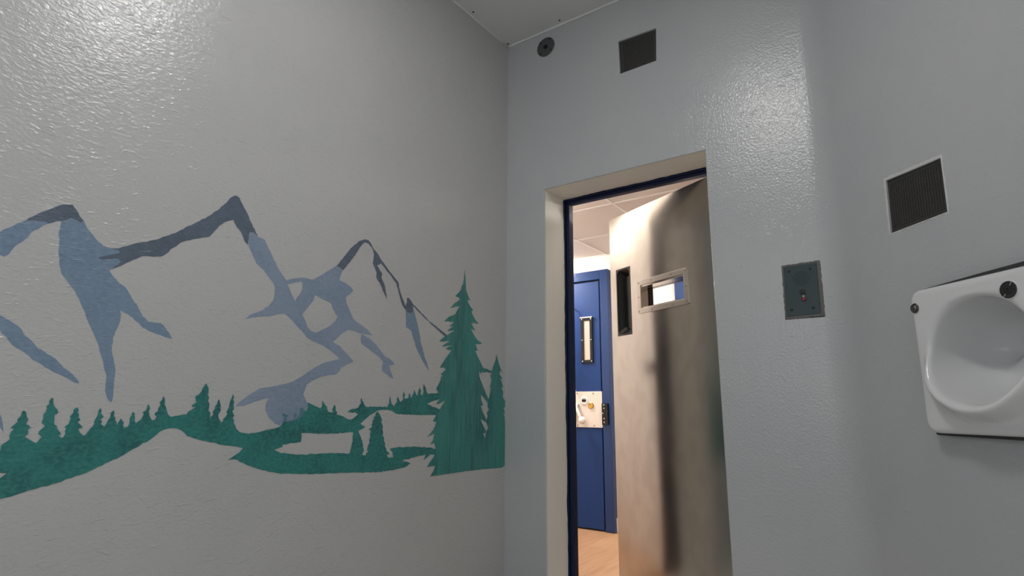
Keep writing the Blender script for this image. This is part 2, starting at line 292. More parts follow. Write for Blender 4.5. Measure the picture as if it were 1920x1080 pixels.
MURAL = {
 'west_mountain': [[[[-2242,1361],[-2232,1373],[-2216,1389],[-2191,1412],[-2163,1439],[-2136,1462],[-2111,1483],[-2099,1486],[-2087,1489],[-2079,1478],[-2068,1461],[-2057,1452],[-2044,1432],[-2029,1416],[-2012,1400],[-1997,1390],[-1983,1386],[-1958,1390],[-1938,1388],[-1931,1366],[-1951,1337],[-1975,1321],[-1963,1306],[-1946,1291],[-1926,1279],[-1909,1257],[-1885,1224],[-1868,1199],[-1851,1184],[-1815,1185],[-1803,1175],[-1787,1156],[-1774,1139],[-1804,1145],[-1839,1155],[-1865,1165],[-1893,1189],[-1910,1200],[-1931,1209],[-1927,1188],[-1929,1167],[-1935,1143],[-1939,1125],[-1939,1102],[-1934,1077],[-1928,1057],[-1921,1035],[-1920,1015],[-1920,989],[-1918,964],[-1919,942],[-1928,947],[-1935,958],[-1941,975],[-1941,994],[-1942,1014],[-1949,1033],[-1955,1055],[-1965,1077],[-1972,1099],[-1980,1115],[-1992,1137],[-2000,1153],[-2015,1182],[-2028,1208],[-2037,1227],[-2056,1254],[-2073,1274],[-2087,1291],[-2095,1314],[-2100,1339],[-2104,1372],[-2108,1405],[-2107,1423],[-2107,1436],[-2118,1433],[-2134,1422],[-2146,1413],[-2154,1402],[-2169,1387],[-2173,1374],[-2180,1362],[-2195,1346],[-2202,1332],[-2206,1319],[-2214,1310],[-2223,1312],[-2235,1311]]]],
 'central_mountain': [[[[-1560,1511],[-1557,1539],[-1541,1546],[-1525,1532],[-1508,1534],[-1495,1527],[-1485,1510],[-1460,1473],[-1432,1434],[-1404,1402],[-1394,1397],[-1367,1409],[-1329,1419],[-1279,1421],[-1237,1451],[-1176,1497],[-1161,1497],[-1142,1492],[-1148,1469],[-1157,1442],[-1126,1435],[-1094,1422],[-1082,1408],[-1093,1397],[-1119,1374],[-1112,1350],[-1095,1325],[-1069,1288],[-1029,1271],[-995,1256],[-965,1234],[-1007,1235],[-1041,1236],[-1070,1242],[-1095,1244],[-1121,1229],[-1143,1208],[-1168,1186],[-1133,1174],[-1103,1150],[-1058,1117],[-1088,1104],[-1122,1086],[-1128,1070],[-1147,1058],[-1184,1055],[-1220,1044],[-1254,1030],[-1274,1015],[-1279,1000],[-1285,979],[-1268,950],[-1261,927],[-1274,904],[-1296,881],[-1334,865],[-1373,867],[-1393,874],[-1419,894],[-1434,918],[-1436,943],[-1423,965],[-1456,956],[-1490,945],[-1518,934],[-1546,932],[-1534,947],[-1507,969],[-1466,994],[-1430,1001],[-1387,1010],[-1342,1021],[-1297,1046],[-1258,1072],[-1210,1099],[-1166,1112],[-1132,1121],[-1137,1129],[-1169,1148],[-1208,1167],[-1253,1178],[-1290,1193],[-1316,1217],[-1335,1230],[-1357,1249],[-1392,1272],[-1428,1262],[-1450,1253],[-1479,1249],[-1518,1240],[-1544,1231],[-1519,1253],[-1481,1271],[-1460,1288],[-1442,1315],[-1438,1338],[-1441,1365],[-1451,1380],[-1471,1398],[-1490,1417],[-1521,1435],[-1538,1462],[-1555,1491]],[[-1390,1382],[-1365,1391],[-1334,1404],[-1326,1396],[-1326,1373],[-1336,1351],[-1348,1335],[-1349,1321],[-1368,1346]],[[-1267,1362],[-1243,1355],[-1214,1347],[-1188,1339],[-1180,1319],[-1164,1300],[-1152,1290],[-1165,1270],[-1191,1246],[-1225,1227],[-1251,1215],[-1272,1219],[-1289,1232],[-1301,1256],[-1316,1277],[-1293,1309],[-1269,1342]]],[[[-1024,1233],[-984,1220],[-943,1197],[-915,1172],[-891,1150],[-863,1142],[-843,1130],[-829,1119],[-866,1114],[-855,1091],[-834,1054],[-862,1067],[-900,1085],[-906,1102],[-898,1126],[-922,1145],[-958,1162],[-994,1179],[-1025,1193],[-1029,1216]]]],
 'shadow_streak': [[[[-2210,1164],[-2202,1159],[-2189,1151],[-2173,1142],[-2159,1133],[-2149,1118],[-2135,1106],[-2123,1094],[-2112,1081],[-2101,1077],[-2089,1067],[-2069,1056],[-2057,1043],[-2039,1027],[-2023,1015],[-2010,1001],[-2006,992],[-2016,994],[-2031,1003],[-2045,1010],[-2064,1019],[-2081,1028],[-2096,1038],[-2110,1046],[-2126,1057],[-2140,1069],[-2154,1077],[-2163,1082],[-2174,1094],[-2182,1106],[-2196,1120],[-2205,1126]]],[[[-2170,915],[-2166,908],[-2162,901],[-2157,885],[-2151,863],[-2157,871],[-2162,877],[-2166,892]]],[[[-778,1383],[-770,1428],[-752,1421],[-730,1383],[-711,1343],[-695,1300],[-683,1269],[-671,1226],[-641,1162],[-608,1099],[-650,1139],[-695,1194],[-718,1236],[-740,1281],[-769,1289],[-776,1302],[-773,1295],[-778,1348]]]],
 'dark_ridge': [[[[-2191,1412],[-2163,1440],[-2136,1463],[-2111,1484],[-2100,1487],[-2088,1490],[-2078,1478],[-2067,1462],[-2056,1452],[-2062,1443],[-2079,1450],[-2086,1452],[-2095,1442],[-2107,1436],[-2118,1433],[-2134,1422],[-2144,1425],[-2164,1422]]],[[[-1981,1386],[-1958,1392],[-1928,1409],[-1897,1425],[-1865,1440],[-1832,1460],[-1799,1484],[-1751,1524],[-1711,1558],[-1674,1597],[-1651,1628],[-1635,1652],[-1622,1662],[-1608,1658],[-1582,1621],[-1556,1581],[-1525,1534],[-1541,1546],[-1557,1542],[-1560,1511],[-1560,1495],[-1570,1503],[-1587,1532],[-1605,1549],[-1621,1571],[-1644,1560],[-1668,1538],[-1681,1516],[-1696,1492],[-1717,1484],[-1741,1474],[-1768,1461],[-1788,1449],[-1796,1437],[-1814,1421],[-1825,1404],[-1840,1392],[-1863,1387],[-1892,1382],[-1915,1365],[-1933,1352],[-1951,1337],[-1975,1321],[-1956,1341],[-1946,1354],[-1958,1361],[-1992,1349],[-2007,1352],[-1986,1364],[-1953,1378],[-1958,1386]]],[[[-1176,1497],[-1156,1523],[-1135,1550],[-1114,1580],[-1093,1604],[-1063,1630],[-1039,1642],[-1019,1645],[-1001,1629],[-983,1610],[-961,1595],[-933,1567],[-896,1537],[-863,1513],[-832,1491],[-821,1458],[-798,1414],[-773,1380],[-779,1369],[-801,1390],[-827,1440],[-843,1482],[-877,1510],[-914,1537],[-941,1558],[-945,1551],[-962,1544],[-948,1527],[-929,1510],[-933,1493],[-913,1463],[-894,1401],[-915,1429],[-935,1459],[-962,1487],[-964,1514],[-987,1546],[-981,1583],[-991,1608],[-1014,1629],[-1034,1630],[-1050,1618],[-1068,1590],[-1096,1545],[-1121,1512],[-1138,1486],[-1161,1494]]],[[[-778,1383],[-773,1429],[-759,1427],[-736,1406],[-681,1372],[-619,1337],[-544,1306],[-495,1286],[-505,1274],[-576,1310],[-650,1348],[-716,1385],[-736,1396],[-729,1369],[-748,1359],[-775,1363]]]],
 'pine_tree': [[[[-2123,912],[-2124,915],[-2119,919],[-2114,915],[-2113,910],[-2111,902],[-2107,896],[-2109,888],[-2110,884],[-2104,881],[-2098,874],[-2104,871],[-2102,860],[-2108,852],[-2097,844],[-2082,835],[-2116,827],[-2153,819],[-2154,832],[-2146,839],[-2137,847],[-2140,855],[-2138,864],[-2134,872],[-2141,875],[-2135,882],[-2128,890],[-2130,896],[-2124,904]]],[[[-2064,952],[-2060,951],[-2058,937],[-2053,926],[-2047,922],[-2044,915],[-2046,910],[-2052,909],[-2050,895],[-2049,883],[-2042,878],[-2040,870],[-2032,861],[-2030,854],[-2037,854],[-2025,846],[-2022,829],[-2050,807],[-2083,832],[-2077,843],[-2072,851],[-2081,859],[-2080,864],[-2068,879],[-2077,888],[-2075,899],[-2076,909],[-2071,916],[-2070,925],[-2073,930],[-2066,936],[-2069,942]]],[[[-2005,927],[-2001,926],[-1997,920],[-2000,914],[-1995,907],[-1996,900],[-1989,894],[-1996,888],[-1990,882],[-1981,872],[-1992,870],[-1986,858],[-1972,847],[-1970,832],[-1996,821],[-2025,831],[-2033,846],[-2026,847],[-2020,856],[-2022,864],[-2020,872],[-2025,875],[-2017,883],[-2013,898],[-2016,902],[-2009,914],[-2010,922]]],[[[-1946,926],[-1942,919],[-1942,912],[-1934,901],[-1942,895],[-1937,890],[-1938,881],[-1931,876],[-1934,868],[-1930,850],[-1968,841],[-1973,854],[-1964,868],[-1957,878],[-1956,891],[-1950,905],[-1949,919]]],[[[-1912,920],[-1909,914],[-1909,903],[-1905,899],[-1905,892],[-1899,886],[-1899,880],[-1895,878],[-1893,858],[-1928,854],[-1934,869],[-1925,882],[-1923,891],[-1918,898],[-1917,912]]],[[[-1890,897],[-1886,891],[-1881,884],[-1882,878],[-1878,870],[-1878,856],[-1896,856],[-1896,881],[-1894,890]]],[[[-1860,916],[-1856,910],[-1854,901],[-1852,888],[-1849,882],[-1848,866],[-1870,859],[-1878,870],[-1868,874],[-1865,885],[-1867,896],[-1863,905],[-1863,912]]],[[[-1822,938],[-1817,932],[-1815,924],[-1817,918],[-1814,904],[-1806,891],[-1799,889],[-1797,868],[-1836,862],[-1850,877],[-1849,883],[-1836,893],[-1830,908],[-1834,914],[-1825,921],[-1823,931]]],[[[-1781,963],[-1775,952],[-1775,937],[-1770,931],[-1765,918],[-1762,908],[-1751,899],[-1747,879],[-1775,860],[-1801,869],[-1799,889],[-1793,901],[-1798,906],[-1800,911],[-1791,917],[-1792,925],[-1786,936],[-1790,943],[-1785,949]]],[[[-1653,1006],[-1650,999],[-1644,991],[-1643,975],[-1644,968],[-1640,960],[-1642,950],[-1636,940],[-1636,927],[-1637,919],[-1630,912],[-1630,899],[-1626,874],[-1689,875],[-1714,878],[-1721,902],[-1704,907],[-1703,914],[-1690,923],[-1679,929],[-1690,930],[-1693,935],[-1679,944],[-1682,955],[-1685,961],[-1682,966],[-1675,969],[-1667,979],[-1664,989],[-1658,1001]]],[[[-1605,956],[-1600,942],[-1597,932],[-1599,927],[-1595,921],[-1603,904],[-1600,894],[-1593,886],[-1593,876],[-1598,856],[-1630,862],[-1628,898],[-1619,907],[-1623,914],[-1616,927],[-1618,930],[-1611,940],[-1609,950]]],[[[-1560,974],[-1555,964],[-1557,956],[-1552,949],[-1554,938],[-1551,923],[-1556,918],[-1552,909],[-1547,901],[-1553,897],[-1547,886],[-1547,878],[-1537,863],[-1537,844],[-1586,845],[-1595,876],[-1585,886],[-1584,894],[-1572,908],[-1576,914],[-1569,930],[-1568,945],[-1563,961]]],[[[-1198,957],[-1190,947],[-1174,933],[-1175,927],[-1167,912],[-1180,900],[-1211,921],[-1198,936],[-1199,948]]],[[[-1140,943],[-1134,931],[-1134,921],[-1126,914],[-1128,900],[-1147,903],[-1146,915],[-1150,924],[-1144,937]]],[[[-1009,973],[-1002,960],[-995,950],[-985,938],[-982,925],[-1019,922],[-1019,937],[-1009,952],[-1012,960]]],[[[-849,987],[-845,965],[-841,952],[-830,942],[-823,925],[-866,929],[-861,942],[-852,953],[-853,968]]],[[[-804,981],[-795,965],[-783,950],[-781,931],[-824,931],[-820,946],[-808,958],[-809,973]]],[[[-769,1003],[-761,989],[-766,976],[-757,966],[-766,943],[-776,943],[-773,966],[-772,981],[-775,989]]],[[[-734,999],[-727,986],[-729,972],[-742,970],[-739,986]]],[[[-707,1012],[-698,1003],[-692,991],[-683,987],[-685,973],[-719,973],[-717,986],[-709,998]]],[[[-671,1024],[-663,1012],[-663,998],[-657,984],[-679,979],[-680,995],[-677,1013]]],[[[-644,1039],[-632,1025],[-626,1009],[-615,996],[-618,982],[-650,984],[-643,1008],[-648,1026]]],[[[-1041,839],[-1014,838],[-1011,831],[-1001,816],[-997,812],[-999,807],[-990,798],[-991,793],[-985,781],[-987,775],[-981,766],[-982,756],[-988,744],[-983,731],[-1049,732],[-1051,752],[-1045,766],[-1047,771],[-1041,785],[-1044,790],[-1038,804],[-1043,813],[-1039,828]]],[[[-917,916],[-904,905],[-899,895],[-890,882],[-893,871],[-883,853],[-886,842],[-880,827],[-882,816],[-872,805],[-875,796],[-866,783],[-867,772],[-857,760],[-859,753],[-849,749],[-838,738],[-856,736],[-843,723],[-842,712],[-985,728],[-987,743],[-973,740],[-965,744],[-969,749],[-956,751],[-964,762],[-958,781],[-951,791],[-956,801],[-949,815],[-953,825],[-947,836],[-961,844],[-942,852],[-946,861],[-940,872],[-943,881],[-932,886],[-940,893],[-926,896],[-929,905]]]],
 'tall_pine_tree': [[[[-369,1640],[-364,1604],[-359,1563],[-356,1532],[-341,1511],[-328,1492],[-314,1486],[-340,1485],[-336,1467],[-315,1450],[-293,1437],[-309,1427],[-293,1405],[-272,1385],[-247,1373],[-267,1366],[-296,1376],[-305,1378],[-288,1367],[-312,1367],[-296,1353],[-273,1330],[-291,1333],[-311,1338],[-286,1307],[-257,1284],[-215,1270],[-231,1263],[-273,1261],[-260,1243],[-249,1228],[-272,1224],[-255,1202],[-229,1173],[-203,1141],[-169,1137],[-134,1129],[-117,1119],[-143,1118],[-177,1123],[-198,1115],[-211,1122],[-219,1109],[-236,1123],[-235,1095],[-209,1056],[-175,1008],[-150,975],[-163,960],[-191,985],[-220,1002],[-215,974],[-197,947],[-219,944],[-197,909],[-169,873],[-167,858],[-192,869],[-217,880],[-204,854],[-170,816],[-182,804],[-199,807],[-177,779],[-169,758],[-166,627],[-324,628],[-469,626],[-581,625],[-565,642],[-550,670],[-580,670],[-605,667],[-587,688],[-568,704],[-555,721],[-553,747],[-561,772],[-591,767],[-572,784],[-563,815],[-612,801],[-580,824],[-564,842],[-549,869],[-576,871],[-557,896],[-531,923],[-518,942],[-494,968],[-539,951],[-556,951],[-536,972],[-541,1002],[-561,1022],[-537,1053],[-527,1068],[-531,1077],[-517,1082],[-531,1096],[-518,1099],[-497,1116],[-508,1125],[-538,1123],[-513,1154],[-485,1184],[-457,1211],[-501,1216],[-480,1226],[-451,1238],[-530,1225],[-495,1244],[-470,1259],[-549,1249],[-525,1268],[-490,1286],[-439,1314],[-494,1303],[-469,1323],[-443,1333],[-481,1331],[-448,1350],[-448,1355],[-518,1351],[-486,1375],[-435,1397],[-413,1430],[-406,1444],[-479,1420],[-444,1451],[-403,1475],[-411,1487],[-440,1489],[-416,1509],[-393,1531],[-394,1544],[-379,1565],[-374,1603]]],[[[-88,1222],[-78,1199],[-60,1163],[-32,1121],[-55,1136],[-59,1114],[-25,1089],[-52,1093],[-34,1067],[-24,1041],[-44,1046],[-24,1020],[-27,993],[-4,972],[-4,938],[-20,937],[-4,903],[-20,909],[-4,877],[-10,880],[-4,856],[-4,824],[-4,783],[-4,751],[-4,720],[-4,674],[-4,633],[-29,622],[-174,627],[-179,779],[-178,781],[-166,808],[-184,795],[-152,833],[-164,851],[-171,868],[-157,894],[-171,909],[-147,924],[-163,944],[-153,975],[-141,1011],[-133,1048],[-148,1037],[-129,1074],[-140,1105],[-126,1117],[-134,1129],[-116,1143],[-122,1148],[-105,1170],[-109,1167],[-96,1187]]]],
 'forest_hill': [[[[-2165,814],[-2153,820],[-2129,836],[-2104,840],[-2082,834],[-2055,828],[-2023,841],[-1997,844],[-1973,853],[-1942,863],[-1902,865],[-1874,868],[-1854,877],[-1824,887],[-1797,892],[-1773,893],[-1751,900],[-1728,904],[-1704,907],[-1669,894],[-1628,893],[-1592,876],[-1542,866],[-1537,859],[-1523,848],[-1504,845],[-1492,842],[-1468,843],[-1445,848],[-1413,854],[-1375,861],[-1376,861],[-1365,869],[-1360,879],[-1334,882],[-1315,887],[-1299,893],[-1286,904],[-1274,915],[-1262,921],[-1266,949],[-1248,944],[-1226,935],[-1208,929],[-1182,917],[-1167,915],[-1146,912],[-1128,905],[-1097,897],[-1073,887],[-1057,884],[-1041,890],[-1020,904],[-1031,911],[-1059,912],[-1075,915],[-1060,923],[-1024,931],[-984,935],[-921,935],[-861,935],[-820,942],[-773,966],[-747,974],[-714,983],[-680,987],[-616,997],[-537,1003],[-499,1004],[-505,978],[-542,971],[-584,963],[-620,950],[-571,936],[-527,926],[-514,911],[-526,900],[-557,900],[-652,900],[-753,903],[-802,905],[-834,918],[-865,925],[-890,923],[-925,916],[-957,901],[-1005,869],[-990,858],[-979,853],[-1014,838],[-1006,799],[-988,742],[-955,737],[-842,723],[-817,723],[-820,744],[-839,759],[-809,764],[-756,763],[-690,762],[-645,757],[-586,753],[-538,744],[-549,717],[-585,723],[-608,709],[-630,700],[-617,721],[-620,723],[-699,714],[-763,707],[-731,699],[-711,690],[-730,682],[-751,676],[-803,671],[-903,669],[-997,674],[-1086,681],[-1186,686],[-1273,691],[-1343,698],[-1409,713],[-1473,734],[-1530,760],[-1555,759],[-1536,771],[-1518,780],[-1504,797],[-1552,804],[-1598,814],[-1653,827],[-1697,841],[-1714,857],[-1730,865],[-1759,865],[-1778,856],[-1804,834],[-1846,808],[-1886,784],[-1941,759],[-1982,744],[-2023,730],[-2071,718],[-2105,710],[-2137,702],[-2148,698],[-2156,753],[-2144,753],[-2132,764],[-2146,766],[-2158,767]],[[-1038,836],[-1096,833],[-1138,832],[-1189,833],[-1239,836],[-1281,838],[-1280,805],[-1314,804],[-1343,801],[-1357,798],[-1353,792],[-1388,784],[-1366,773],[-1330,766],[-1277,761],[-1218,760],[-1146,759],[-1051,752],[-1046,776],[-1039,800],[-1039,822]]]],
 'faded_foliage': [[[[-1369,904],[-1361,910],[-1353,907],[-1342,901],[-1350,894],[-1345,879],[-1365,879],[-1360,893]]],[[[-1320,910],[-1308,903],[-1314,890],[-1299,898],[-1294,930],[-1284,930],[-1274,917],[-1286,901],[-1299,890],[-1334,879],[-1322,890]]]],
}
# ------------------------------------------------------------------ the cell shell
ZC = 3.14            # cell ceiling
XR, YB = 2.60, -4.30  # right and rear walls
T = 0.07             # tangent length of the rounded bend between far wall and diagonal wall
RB = T / math.tan(radians(22.5))
DEND = (XR - XB) / R2

def wall_sheet(name, mats, breaks_s, breaks_z, path, holes, label, cat='wall'):
    """grid sheet along a plan path; holes: dict(key, corners (s,z) TL TR BL BR, depth, cell index range)"""
    pass

def path_pt(s):
    """plan position and inward normal for running length s (far wall, bend, diagonal wall)"""
    s1 = XB - T; arc = RB * radians(45)
    if s <= s1: return Vector((s, 0, 0)), Vector((0, 1, 0))
    if s <= s1 + arc:
        a = (s - s1) / RB
        return Vector((s1 + RB * sin(a), -RB * (1 - cos(a)), 0)), Vector((sin(a), cos(a), 0))
    u = s - s1 - arc + T
    return DIAG(u, 0, 0), Vector((R2, R2, 0))
ARC = RB * radians(45)
def sd(u): return u - T + XB - T + ARC      # running length of a place u on the diagonal wall

OP = (0.262, 1.164, 2.143)                  # door opening: left, right, head
# each hole: s0, s1, z0, z1, corner overrides ((s0,z0),(s1,z0),(s1,z1),(s0,z1)), depth
HOLES = {
 'door': (OP[0], OP[1], 0.0, OP[2], None, 0.31),
 'vent': (0.741, 0.952, 2.695, 2.884, ((0.744, 2.692), (0.948, 2.696), (0.955, 2.882), (0.740, 2.888)), 0.035),
 'intercom': (1.456, 1.598, 1.302, 1.532, ((1.455, 1.302), (1.600, 1.302), (1.597, 1.535), (1.454, 1.530)), 0.03),
 'vent2': (sd(0.294), sd(0.523), 1.559, 1.748, ((sd(0.289), 1.557), (sd(0.521), 1.560), (sd(0.525), 1.744), (sd(0.297), 1.755)), 0.02),
 'bowl': (sd(0.42), sd(0.77), 0.93, 1.27, None, 0.0),
}
ss = {0.0, XB - T, XB - T + ARC, sd(DEND)}; zs = {0.0, ZC}
for k in range(1, 8): ss.add(XB - T + ARC * k / 8)
for h in HOLES.values(): ss |= {h[0], h[1]}; zs |= {h[2], h[3]}
# the intercom sits right at the start of the bend
ss = sorted(ss); zs = sorted(zs)
mbw = MB(); idx = {}
over = {}
for h in HOLES.values():
    if h[4]:
        for (s, z), c in zip(((h[0], h[2]), (h[1], h[2]), (h[1], h[3]), (h[0], h[3])), h[4]): over[(s, z)] = c
def wv(s, z, d=0.0):
    key = (s, z, d)
    if key not in idx:
        S, Zz = over.get((s, z), (s, z))
        p, n = path_pt(S); idx[key] = len(mbw.v); mbw.v.append(p + n * d + Vector((0, 0, Zz)))
    return idx[key]
for i in range(len(ss) - 1):
    for j in range(len(zs) - 1):
        sm = (ss[i] + ss[i + 1]) / 2; zm = (zs[j] + zs[j + 1]) / 2
        if any(h[0] < sm < h[1] and h[2] < zm < h[3] for h in HOLES.values()): continue
        mbw.f.append((wv(ss[i], zs[j]), wv(ss[i + 1], zs[j]), wv(ss[i + 1], zs[j + 1]), wv(ss[i], zs[j + 1])))
for name, h in HOLES.items():
    dp = h[5]
    if not dp: continue
    si = [s for s in ss if h[0] <= s <= h[1]]; zi = [z for z in zs if h[2] <= z <= h[3]]
    edge = [(si[k], zi[0], si[k + 1], zi[0]) for k in range(len(si) - 1)] if name != 'door' else []
    edge += [(si[k], zi[-1], si[k + 1], zi[-1]) for k in range(len(si) - 1)]
    edge += [(si[0], zi[k], si[0], zi[k + 1]) for k in range(len(zi) - 1)]
    edge += [(si[-1], zi[k], si[-1], zi[k + 1]) for k in range(len(zi) - 1)]
    for a, b, c, d in edge:
        mbw.f.append((wv(a, b), wv(c, d), wv(c, d, dp), wv(a, b, dp)))
    if name != 'door':
        for i in range(len(si) - 1):
            for j in range(len(zi) - 1):
                mbw.f.append((wv(si[i], zi[j], dp), wv(si[i + 1], zi[j], dp), wv(si[i + 1], zi[j + 1], dp), wv(si[i], zi[j + 1], dp)))
wf = mbw.build('wall_far', M['wall_far'], None)
tag(wf, 'cool grey painted cell wall with the open doorway, bending to a diagonal wall behind the basin', 'wall', kind='structure')
# soften the plaster arrises of the doorway
bm = bmesh.new(); bm.from_mesh(wf.data)
es = []
for e in bm.edges:
    a, b = e.verts[0].co, e.verts[1].co
    if abs(a.y) < 1e-4 and abs(b.y) < 1e-4:
        on = lambda v: (abs(v.x - OP[0]) < 1e-4 or abs(v.x - OP[1]) < 1e-4) and v.z < OP[2] + 1e-4
        if (on(a) and on(b) and abs(a.x - b.x) < 1e-4) or (abs(a.z - OP[2]) < 1e-4 and abs(b.z - OP[2]) < 1e-4 and OP[0] - 1e-4 < min(a.x, b.x) and max(a.x, b.x) < OP[1] + 1e-4):
            es.append(e)
bmesh.ops.bevel(bm, geom=es, offset=0.006, segments=3, affect='EDGES', profile=0.5)
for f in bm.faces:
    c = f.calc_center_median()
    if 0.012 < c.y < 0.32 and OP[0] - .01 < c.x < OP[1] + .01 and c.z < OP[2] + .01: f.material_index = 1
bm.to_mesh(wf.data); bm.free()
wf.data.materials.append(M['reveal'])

o = MB().box(-0.12, 0, YB - 0.1, 0.0, 0, ZC).build('wall_left', M['wall_left'])
tag(o, 'grey painted stucco wall on the left that carries the mural', 'wall', kind='structure')
o = MB().box(XR, XR + 0.12, YB - 0.1, -(XR - XB), 0, ZC).build('wall_right', M['wall_plain'])
tag(o, 'plain grey painted cell wall on the right, outside the picture', 'wall', kind='structure')
o = MB().box(0, XR, YB - 0.12, YB, 0, ZC).build('wall_rear', M['wall_plain'])
tag(o, 'plain grey painted cell wall behind the camera', 'wall', kind='structure')
o = MB().box(-0.12, XR + 0.12, YB - 0.12, 0.31, ZC, ZC + 0.12).build('ceiling', M['ceiling'])
tag(o, 'grey painted cell ceiling', 'ceiling', kind='structure')
o = MB().box(-0.12, XR + 0.12, YB - 0.12, 0.305, -0.1, 0).build('floor', M['floor'])
tag(o, 'grey cell floor, just below the picture', 'floor', kind='structure')
def bead(p0, p1, name, label):
    a = Vector(p0); b = Vector(p1); t = (b - a).normalized()
    n = 40; m = MB(); random.seed(3)
    m.tube([tuple(a.lerp(b, k / n) + Vector((random.uniform(-.0008, .0008),) * 3)) for k in range(n + 1)], 0.007, 8)
    tag(m.build(name, M['ceiling'], smooth=True), label, 'trim', kind='structure')
bead((0.004, YB, ZC - 0.004), (0.004, -0.004, ZC - 0.004), 'trim_1', 'sealant bead where the ceiling meets the mural wall')
bead((0.004, -0.004, ZC - 0.004), (XB - T, -0.004, ZC - 0.004), 'trim_2', 'sealant bead where the ceiling meets the doorway wall')
for (x, y, lab) in ((0.011 + .02, -0.382, 'tiny dark ceiling screw above the mural wall, farthest from the corner'),
                    (0.020, -0.029, 'tiny dark ceiling screw right in the corner of the two walls'),
                    (0.395, -0.038, 'tiny dark ceiling screw just above the round cover disc')):
    tag(MB().raw([(x + .006 * cos(a * pi / 6), y + .006 * sin(a * pi / 6), ZC - .0015) for a in range(12)] + [(x + .006 * cos(a * pi / 6), y + .006 * sin(a * pi / 6), ZC) for a in range(12)],
                 [tuple(range(12)), tuple(range(23, 11, -1))] + [(k, (k + 1) % 12, 12 + (k + 1) % 12, 12 + k) for k in range(12)]).build('ceiling_screw', M['darkscrew']), lab, 'screw', 'screws along the ceiling edge')

# ------------------------------------------------------------------ the corridor shell
ZK = 2.22; CX0, CX1 = -3.0, 3.4
mb = MB()
mb.box(CX0, OP[0], 0.30, 0.31, 0, ZK + 0.1); mb.box(OP[1], CX1, 0.30, 0.31, 0, ZK + 0.1); mb.box(OP[0], OP[1], 0.30, 0.31, OP[2], ZK + 0.1)
tag(mb.build('wall_corridor_near', M['cor_wall']), 'white corridor side of the doorway wall', 'wall', kind='structure')
tag(MB().box(CX0, CX1, FY, FY + 0.1, 0, ZK + 0.1).build('wall_corridor_far', M['cor_wall']), 'white corridor wall that holds the blue doors', 'wall', kind='structure')
tag(MB().box(CX0 - .1, CX0, 0.3, FY + .1, 0, ZK + 0.1).build('wall_corridor_left', M['cor_wall']), 'white end wall of the corridor on the left', 'wall', kind='structure')
tag(MB().box(CX1, CX1 + .1, 0.3, FY + .1, 0, ZK + 0.1).build('wall_corridor_right', M['cor_wall']), 'white end wall of the corridor on the right', 'wall', kind='structure')
tag(MB().box(CX0, CX1, 0.305, FY + .1, -0.1, 0).build('floor_corridor', M['wood']), 'light oak plank floor of the corridor', 'floor', kind='structure')
ce = MB().box(CX0, CX1, 0.31, FY, ZK, ZK + 0.05).build('ceiling_corridor', M['tile'])
tag(ce, 'pale tiled suspended ceiling of the corridor', 'ceiling', kind='structure')
gm = MB()
for y in (0.62, 1.22): gm.box(CX0, CX1, y - .0075, y + .0075, ZK - .004, ZK)
x = 0.385 - 0.6 * 5
while x < CX1: gm.box(x - .0075, x + .0075, 0.31, FY, ZK - .0042, ZK); x += 0.6
gm.box(CX0, CX1, FY - .02, FY, ZK - .004, ZK)
gm.build('ceiling_grid', M['tbar'], ce)
tag(MB().box(-0.196, 0.36, FY - .018, FY, 0, 0.105).build('baseboard_corridor', M['skirt'], bevel=0.004), 'short white skirting board right of the blue door', 'baseboard', kind='structure')

# ------------------------------------------------------------------ the steel cell door and its navy frame
d1 = thing('door_1', (1.12, 0.26, 0), 'brushed stainless steel cell door standing open into the corridor, in a navy frame', 'door', kind='structure')
random.seed(11)
mb = MB()
# rebated frame: each member is a front lip and a deeper stop
def member(mb, a, b, inner, zt, horizontal=False):
    if not horizontal:
        mb.box(a, b, 0.212, 0.31, 0, zt)
        mb.box(min(b, inner), max(b, inner), 0.222, 0.254, 0, zt - 0.02) if inner > b else mb.box(inner, a, 0.235, 0.262, 0, zt - 0.02)
member(mb, OP[0] - .002, 0.268, 0.291, OP[2])
mb.box(1.136, OP[1] + .002, 0.212, 0.31, 0, OP[2])
mb.box(OP[0], OP[1], 0.212, 0.31, 2.133, OP[2] + .002)
mb.box(0.268, 1.136, 0.222, 0.258, 2.114, 2.133)
mb.build('door_frame', M['navy'], d1, bevel=0.003)
# ragged paint line where the frame meets the plaster reveal
mb = MB()
def rag(P, Q, out, n=90, w=0.004):
    P, Q, out = Vector(P), Vector(Q), Vector(out)
    prev = None; wv_ = 0
    for k in range(n + 1):
        wv_ = max(0.001, min(w * 2.2, wv_ + random.uniform(-w, w) * .7))
        a = P.lerp(Q, k / n); b = a + out * (wv_ + .002)
        ia = len(mb.v); mb.v += [a, b]
        if prev is not None: mb.f.append((prev, prev + 1, ia + 1, ia))
        prev = ia
rag((OP[0] + .0008, 0.213, 0), (OP[0] + .0008, 0.213, OP[2]), (0, -1, 0))
rag((OP[0], 0.213, OP[2] - .0008), (OP[1], 0.213, OP[2] - .0008), (0, -1, 0))
rag((OP[1] - .0008, 0.213, 0), (OP[1] - .0008, 0.213, OP[2]), (0, -1, 0))
mb.build('paint_edge', M['navy'], d1)

